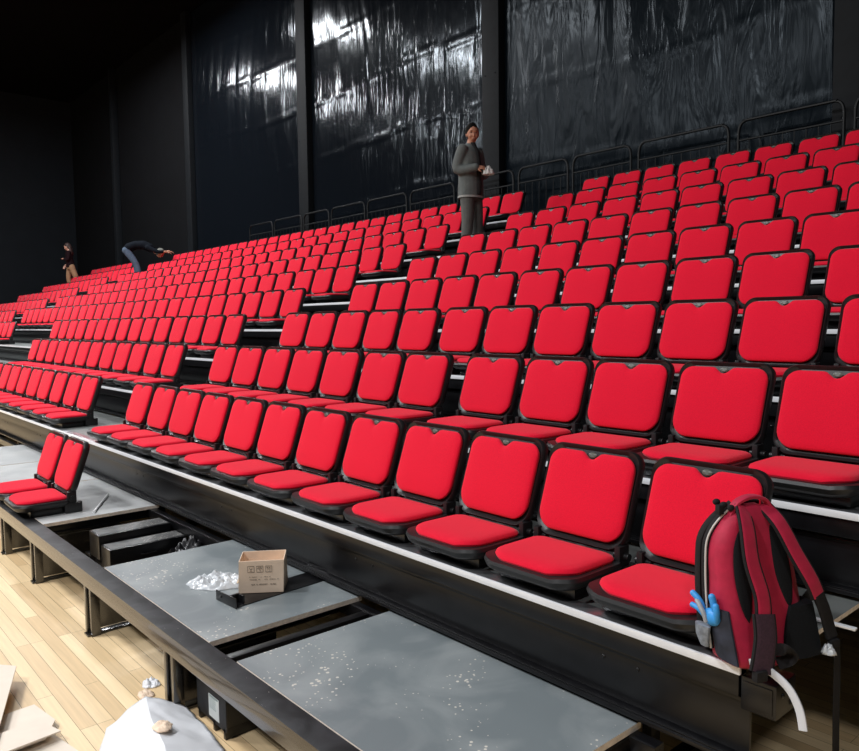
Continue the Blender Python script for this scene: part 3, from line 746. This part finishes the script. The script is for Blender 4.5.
# side pocket of dark mesh at the -x side
b = NB(); rg = []
for i in range(10):
    u = i/9; z = .012+.150*u; w_, yb_, yf_ = pk(z); bul = .020*math.sin(min(1, u*1.2+.15)*PI*.55)
    y0 = yb_+(yf_-yb_)*(.10+.04*u); y1_ = yb_+(yf_-yb_)*(.70-.03*u)
    outer = [Vector((-(w_-.004)-bul*math.sin(PI*j/8)**.7, y0+(y1_-y0)*j/8, z)) for j in range(9)]
    inner = [Vector((-(w_-.010)-(bul-.004)*math.sin(PI*j/8)**.7, y0+(y1_-y0)*j/8, z)) for j in range(8, -1, -1)]
    rg.append(outer+inner)
loft(b, rg); obj('side_pocket', b, mat('navy_mesh_pocket', (.020, .024, .040), .7, var=.4, vscale=25), bp)
def pack_world(p): return Matrix.Translation(bp.location) @ Matrix.Rotation(R(69), 4, 'Z') @ Vector(p)
# glove and bottle stuffed in the pocket
BLUE = mat('blue_glove', (.04, .30, .72), .45, var=.15, vscale=30); GREYG = mat('grey_glove', (.30, .31, .33), .6, var=.2, vscale=60)
gl = empty('work_glove', pack_world((-.160, .035, .150)), 'light blue and grey rubber work gloves stuffed in the backpack side pocket', 'gloves', rz=R(69))
b = NB()
for pts_, r_ in (([(-.004, .020, -.02), (-.012, .034, .018), (-.018, .058, .036)], .0095), ([(-.012, .010, -.02), (-.024, .026, .000), (-.028, .048, .004)], .0085), ([(0, -.022, -.02), (-.006, -.022, .020), (-.008, -.014, .046)], .0105), ([(-.008, -.034, -.025), (-.014, -.042, .004), (-.014, -.038, .026)], .0095)):
    tube(b, smooth_path(pts_, 4), r_, 10); ball(b, pts_[-1], (r_, r_, r_))
obj('fingers', b, BLUE, gl)
b = NB(); ball(b, (-.006, -.012, -.016), (.018, .034, .026)); obj('palm', b, BLUE, gl)
b = NB(); tube(b, smooth_path([(-.018, .040, .020), (-.026, .018, .012), (-.026, .0, -.006), (-.022, -.008, -.03)], 4), .0075, 8); o = obj('grey_cuff', b, GREYG, gl); o['label'] = 'grey rubber cuff'
b = NB()
loft(b, [ell((-.018, .012, -.045), .016, .030, (0, 0, 1), (1, 0, 0), 14), ell((-.022, .008, -.075), .014, .026, (0, 0, 1), (1, 0, 0), 14), ell((-.020, .0, -.105), .010, .016, (0, 0, 1), (1, 0, 0), 14)])
o = obj('glove_tail', b, mat('dusty_grey_rubber', (.20, .22, .25), .5, var=.35, vscale=70), gl)

# ------------------------------------------------------------------ people
SKIN = mat('skin', (.42, .19, .12), .55, spec=.35, var=.08, vscale=20)
def torso(b, secs, side=(1, 0, 0), inf=0.):
    P = [Vector(s_[0]) for s_ in secs]; rg = []
    for i, s_ in enumerate(secs):
        d = P[min(i+1, len(P)-1)]-P[max(i-1, 0)]
        rg.append(ell(P[i], s_[1]+inf, s_[2]+inf, d, side))
    loft(b, rg)
def limb(b, pts, rs, inf=0.):
    q = smooth_path(pts, 5); n = len(q); m_ = len(pts)-1; rr_ = []
    for i in range(n):
        t_ = i/(n-1)*m_; k_ = min(int(t_), m_-1); f = t_-k_; rr_.append(rs[k_]*(1-f)+rs[k_+1]*f+inf)
    tube(b, q, rr_, 14); ball(b, q[0], (rr_[0],)*3); ball(b, q[-1], (rr_[-1],)*3)
def head_m(c, yaw, pitch): return Matrix.Translation(c) @ Matrix.Rotation(yaw, 4, 'Z') @ Matrix.Rotation(pitch, 4, 'X')  @ Matrix.Scale(1.10, 4)
def head(b, c, yaw=0, pitch=0):
    b2 = bmesh.new(); bmesh.ops.create_uvsphere(b2, u_segments=32, v_segments=24, radius=1)
    for v in b2.verts:
        x, y, z = v.co; jaw = 1-.28*max(0, -z)**1.3; fr = -y
        v.co = Vector((x*.078*jaw, y*.098*(1-.10*max(0, -z)*(1 if y > 0 else 0)), z*.116))
        if y < -.5 and -.1 < z < .35 and .15 < abs(x) < .62: v.co.y += .008          # eye sockets
        if y < -.3 and z < -.7: v.co.y -= .006                                          # chin
    merge(b2 if False else (b3 := bmesh.new()), b2, 0)
    loft(b3, [[Vector((s_*w_, y_, z_)) for s_, y_ in ((-1, -.080), (0, yn), (1, -.080))]+[Vector((0, -.07, z_))] for w_, yn, z_ in ((.008, -.094, .022), (.010, -.105, 0), (.016, -.122, -.026), (.012, -.100, -.040))])
    ball(b3, (0, -.088, -.058), (.024, .012, .007)); ball(b3, (0, -.087, -.069), (.020, .012, .007)); ball(b3, (0, -.084, .030), (.052, .012, .008))
    for s_ in (-1, 1): ball(b3, (s_*.074, .006, -.008), (.010, .019, .031)); ball(b3, (s_*.036, -.074, -.03), (.022, .016, .02))
    bmesh.ops.transform(b3, matrix=head_m(c, yaw, pitch), verts=b3.verts); merge(b, b3, 0)
def hand(b, wrist, dirv, palm_n, curl=.6, s=1.):
    """palm and five fingers; dirv = finger direction, palm_n = palm normal"""
    d = Vector(dirv).normalized(); n_ = Vector(palm_n); n_ = (n_-d*n_.dot(d)).normalized(); sd = d.cross(n_)
    w0 = Vector(wrist); pc = w0+d*.048*s
    rg = [ell(w0+d*t_*s, w_*s, h_*s, d, sd, 12) for t_, w_, h_ in ((0, .026, .019), (.03, .036, .016), (.065, .041, .014), (.092, .038, .012))]
    loft(b, rg)
    for i, (off, ln) in enumerate(((-.029, .066), (-.010, .078), (.010, .073), (.028, .056))):
        p = w0+d*.088*s+sd*off*s; q = [p]; dd = d.copy()
        for j, f in enumerate((.45, .32, .23)):
            a = curl*(.55+.35*j); dd = (dd*math.cos(a)+n_*math.sin(a)).normalized(); q.append(q[-1]+dd*ln*f*s)
        tube(b, q, [.0092*s, .0085*s, .0078*s, .0065*s], 8); ball(b, q[-1], (.0068*s,)*3, u=8, v=6)
    p = w0+d*.03*s-sd*.032*s; d2 = (d*.65-sd*.75+n_*.25).normalized(); d3 = (d*.9-sd*.2+n_*.45).normalized()
    tube(b, [p, p+d2*.034*s, p+d2*.034*s+d3*.028*s], [.012*s, .0105*s, .0085*s], 8); ball(b, p+d2*.034*s+d3*.028*s, (.0085*s,)*3, u=8, v=6)
def skinobj(name, b, m_, parent, vox=.011, sm=2):
    o = obj(name, b, m_, parent, ang=180)
    r_ = o.modifiers.new('remesh', 'REMESH'); r_.mode = 'VOXEL'; r_.voxel_size = vox; r_.use_smooth_shade = True
    s_ = o.modifiers.new('smooth', 'SMOOTH'); s_.factor = .5; s_.iterations = sm
    return o
def hair(parent, c, yaw, pitch, m_, long=False, bald=0.):
    b = NB(); b2 = bmesh.new(); bmesh.ops.create_uvsphere(b2, u_segments=28, v_segments=20, radius=1)
    for v in b2.verts:
        x, y, z = v.co; k_ = 1
        line = .26+.62*max(0, -y)-.30*abs(x)-(.0 if y < 0 else .75*y)       # hairline: high in front, low behind
        if long: line -= .5*max(0, y+.2)
        if z < line-.12: k_ = .90
        rec = bald*max(0, -y-.35)*max(0, z)
        v.co = Vector((x*.084*k_, (y*.106+.004)*k_, z*.123*k_-rec*.02))
    merge(b, b2)
    if long:
        torso(b, [((0, .05, .03), .075, .06), ((0, .075, -.08), .082, .045), ((0, .085, -.20), .085, .035), ((0, .085, -.29), .06, .02)])
    bmesh.ops.transform(b, matrix=head_m(c, yaw, pitch), verts=b.verts); return obj('hair', b, m_, parent, ang=180)
def face_bits(parent, c, yaw, pitch):
    mm = head_m(c, yaw, pitch)
    for s_ in (-1, 1):
        b = NB(); ball(b, (s_*.030, -.0835, .012), (.011, .006, .0055)); bmesh.ops.transform(b, matrix=mm, verts=b.verts); obj('eye', b, mat('dark_eye', (.02, .012, .01), .3), parent)
        b = NB(); ball(b, (s_*.031, -.0905, .032), (.017, .005, .0035)); bmesh.ops.transform(b, matrix=mm, verts=b.verts); obj('eyebrow', b, HAIRB, parent)
    b = NB(); ball(b, (0, -.097, -.063), (.021, .006, .0045)); bmesh.ops.transform(b, matrix=mm, verts=b.verts); obj('mouth', b, mat('lips', (.30, .09, .08), .5), parent)
HAIRB = mat('black_hair', (.006, .005, .004), .9, spec=.1, var=.3, vscale=60)
def shoe(parent, p, yaw, m_, nm='shoe'):
    b = NB(); loft(b, [ell((0, y, z), w_, h_, (0, 1, 0), (1, 0, 0), 14) for y, z, w_, h_ in ((.075, .045, .025, .035), (.05, .048, .036, .044), (-.02, .046, .041, .043), (-.10, .036, .047, .033), (-.165, .028, .040, .025), (-.195, .022, .018, .015))])
    for v in b.verts: v.co.z = max(.003, v.co.z)
    bmesh.ops.transform(b, matrix=Matrix.Translation((p[0], p[1], 0)) @ Matrix.Rotation(yaw, 4, 'Z'), verts=b.verts); return obj(nm, b, m_, parent)

# standing man, grey jacket, in the near aisle
man = empty('person', (-7.60, 7.42, dz(6)+.003), 'person in grey jacket and trousers standing in the aisle, holding a white cloth', 'person', rz=R(98))
HC = (0, -.035, 1.672); hy = R(-42); hp = R(11)
b = NB()
torso(b, [((0, .0, .86), .15, .10), ((0, .0, .98), .155, .11), ((0, -.005, 1.12), .145, .10), ((0, -.005, 1.28), .165, .11), ((0, .0, 1.42), .155, .10), ((0, .005, 1.49), .085, .07), ((0, -.012, 1.55), .056, .058), ((0, -.025, 1.62), .052, .056)])
sh = {-1: [(-.175, .005, 1.435), (-.225, .05, 1.17), (-.15, -.20, 1.175)], 1: [(.175, .005, 1.435), (.215, -.04, 1.16), (.06, -.245, 1.14)]}
for s_ in (-1, 1): limb(b, sh[s_], (.055, .042, .028))
legs = {-1: [(-.09, .0, .90), (-.105, -.02, .50), (-.11, .02, .09)], 1: [(.09, .0, .90), (.105, -.025, .50), (.115, -.01, .09)]}
for s_ in (-1, 1): limb(b, legs[s_], (.085, .058, .040)); limb(b, [(legs[s_][2][0], legs[s_][2][1], .07), (legs[s_][2][0], legs[s_][2][1]-.12, .035)], (.035, .028))
head(b, HC, hy, hp)
hand(b, (-.148, -.205, 1.175), (.55, -.80, -.05), (.5, .4, -.6), .75); hand(b, (.058, -.25, 1.14), (-.45, -.85, -.10), (-.5, .3, -.5), .8)
skinobj('body', b, SKIN, man, .0075, 1)
JK = mat('grey_jacket', (.11, .12, .118), .85, spec=.2, var=.15, vscale=12, bump=.4, bscale=14)
b = NB()
torso(b, [((0, .0, .80), .205, .155), ((0, .0, .84), .208, .158), ((0, .0, .98), .200, .158), ((0, .0, 1.12), .200, .152), ((0, .0, 1.28), .205, .148), ((0, .006, 1.41), .190, .128), ((0, .008, 1.475), .140, .098), ((0, .006, 1.515), .078, .072), ((0, .0, 1.545), .070, .068)])
for s_ in (-1, 1): limb(b, sh[s_], (.080, .072, .054))
skinobj('jacket', b, JK, man, .012, 4)
b = NB(); loft(b, [ell((0, .0, z), .211, .161, (0, 0, 1), (1, 0, 0), 28) for z in (.795, .822)], cap0=False, cap1=False); o = obj('jacket_hem', b, mat('pale_hem', (.30, .30, .29), .8), man); o['label'] = 'pale stripe along the jacket hem'
b = NB(); torso(b, [((-.01, -.072, .83), .08, .108), ((-.01, -.075, 1.0), .075, .108), ((-.005, -.070, 1.25), .066, .104), ((.0, -.055, 1.40), .062, .092), ((0, -.020, 1.50), .052, .068), ((0, -.012, 1.545), .060, .064)]); skinobj('black_shirt', b, mat('black_shirt', (.008, .008, .009), .8), man, .012, 2)
b = NB()
for s_ in (-1, 1): limb(b, [legs[s_][0], legs[s_][1], (legs[s_][2][0], legs[s_][2][1], .095)], (.108, .084, .068))
torso(b, [((0, 0, .78), .165, .115), ((0, 0, .95), .165, .118)]); skinobj('trousers', b, mat('grey_trousers', (.085, .085, .080), .85, var=.15, vscale=10, bump=.4, bscale=16), man, .012, 3)
for s_ in (-1, 1): shoe(man, legs[s_][2], 0, BKN)
hair(man, Vector(HC)+Vector((.0, .008, .012)), hy, hp, HAIRB, bald=1.); face_bits(man, HC, hy, hp)
mw = Matrix.Translation(man.location) @ Matrix.Rotation(R(98), 4, 'Z')
c_ = mw @ Vector((-.045, -.33, 1.075))
crumple('white_cloth', c_.x, c_.y, c_.z, .15, .13, .13, mat('off_white_cloth', (.55, .52, .50), .8, var=.25, vscale=30), 7.7, n=26, fold=2.4, label='crumpled white cloth held in the hands of the standing person', cat='cloth', th_=.004, rz=R(20))

# bending man on the upper left, blue jeans and dark top
mb = empty('person', (-22.0, 7.85, dz(7)+.003), 'person bending far forward over the seats, blue jeans and dark jacket', 'person', rz=R(148))
sp_ = [((0, .06, .88), .15, .11), ((0, -.02, .99), .155, .11), ((0, -.20, 1.06), .15, .10), ((0, -.42, 1.06), .165, .11), ((0, -.60, .98), .155, .10), ((0, -.68, .92), .07, .06), ((0, -.76, .85), .055, .055)]
arms = {-1: [(-.17, -.56, .98), (-.20, -.82, .86), (-.14, -1.06, .86)], 1: [(.17, -.56, .98), (.20, -.84, .88), (.12, -1.09, .90)]}
lg = {-1: [(-.09, .05, .90), (-.11, -.22, .50), (-.11, -.30, .09)], 1: [(.09, .05, .90), (.11, -.16, .50), (.12, -.16, .09)]}
b = NB(); torso(b, sp_)
for s_ in (-1, 1): limb(b, arms[s_], (.05, .04, .03)); limb(b, lg[s_], (.085, .058, .04)); limb(b, [(lg[s_][2][0], lg[s_][2][1], .07), (lg[s_][2][0], lg[s_][2][1]-.12, .035)], (.035, .028))
HB = (0, -.86, .84); head(b, HB, 0, R(48))
hand(b, arms[-1][2], (.2, -.9, -.2), (.2, 0, -1), .5); hand(b, arms[1][2], (-.2, -.9, -.2), (-.2, 0, -1), .5)
skinobj('body', b, SKIN, mb, .009, 1)
b = NB(); torso(b, sp_[:6], inf=.022)
for s_ in (-1, 1): limb(b, [arms[s_][0], arms[s_][1], tuple(Vector(arms[s_][1]).lerp(Vector(arms[s_][2]), .6))], (.07, .058, .046))
skinobj('jacket', b, mat('navy_black_jacket', (.006, .008, .012), .9, spec=.08, bump=.3, bscale=14), mb, .014, 3)
b = NB(); torso(b, [((0, .08, .83), .155, .115), ((0, .0, .96), .165, .118)])
for s_ in (-1, 1): limb(b, [lg[s_][0], lg[s_][1], (lg[s_][2][0], lg[s_][2][1], .095)], (.108, .082, .064))
skinobj('jeans', b, mat('blue_denim', (.055, .085, .13), .85, var=.2, vscale=12), mb, .014, 3)
for s_ in (-1, 1): shoe(mb, lg[s_][2], 0, BKN)
hair(mb, Vector(HB)+Vector((0, .006, .012)), 0, R(48), mat('greying_hair', (.16, .16, .14), .7, var=.4, vscale=60)); face_bits(mb, HB, 0, R(48))

# woman far left, dark coat and tan trousers
wm = empty('person', (-28.55, 8.12, dz(7)+.003), 'person at the far left end of the stand, dark coat, long hair, tan trousers', 'person', rz=R(-20))
b = NB(); sp_ = [((0, .04, .84), .15, .11), ((0, .02, .98), .13, .10), ((0, .0, 1.12), .125, .09), ((0, -.01, 1.26), .14, .10), ((0, -.0, 1.36), .13, .09), ((0, .0, 1.42), .07, .06), ((0, -.02, 1.50), .045, .048)]
torso(b, sp_)
ar = {-1: [(-.15, 0, 1.36), (-.21, .0, 1.10), (-.17, -.16, .92)], 1: [(.15, 0, 1.36), (.19, -.04, 1.10), (.02, -.20, 1.14)]}
lg = {-1: [(-.08, .0, .86), (-.12, -.06, .46), (-.16, .0, .08)], 1: [(.08, .06, .86), (.10, .20, .46), (.10, .34, .08)]}
for s_ in (-1, 1): limb(b, ar[s_], (.045, .036, .026)); limb(b, lg[s_], (.08, .052, .036)); limb(b, [(lg[s_][2][0], lg[s_][2][1], .07), (lg[s_][2][0], lg[s_][2][1]-.12, .035)], (.033, .026))
HW = (-.01, -.05, 1.56); head(b, HW, R(-25), R(14)); hand(b, ar[-1][2], (.1, -.4, -.9), (1, 0, 0), .4, .9); hand(b, ar[1][2], (-.8, -.4, .1), (0, .3, -1), .5, .9)
skinobj('body', b, mat('pale_skin', (.50, .27, .20), .55), wm, .009, 1)
b = NB(); torso(b, sp_[:6], inf=.028)
for s_ in (-1, 1): limb(b, [ar[s_][0], ar[s_][1], tuple(Vector(ar[s_][1]).lerp(Vector(ar[s_][2]), .75))], (.066, .054, .042))
skinobj('coat', b, mat('dark_maroon_coat', (.012, .005, .007), .9, spec=.08), wm, .014, 3)
b = NB(); torso(b, [((0, .03, .78), .16, .12), ((0, .03, .92), .15, .115)])
for s_ in (-1, 1): limb(b, [lg[s_][0], lg[s_][1], (lg[s_][2][0], lg[s_][2][1], .095)], (.11, .085, .07))
skinobj('tan_trousers', b, mat('tan_cloth', (.26, .15, .08), .8, var=.15, vscale=10), wm, .014, 3)
for s_ in (-1, 1): shoe(wm, lg[s_][2], 0, BKN)
hair(wm, Vector(HW)+Vector((0, .006, .010)), R(-25), R(14), mat('brown_hair', (.03, .014, .012), .6), long=True); face_bits(wm, HW, R(-25), R(14))
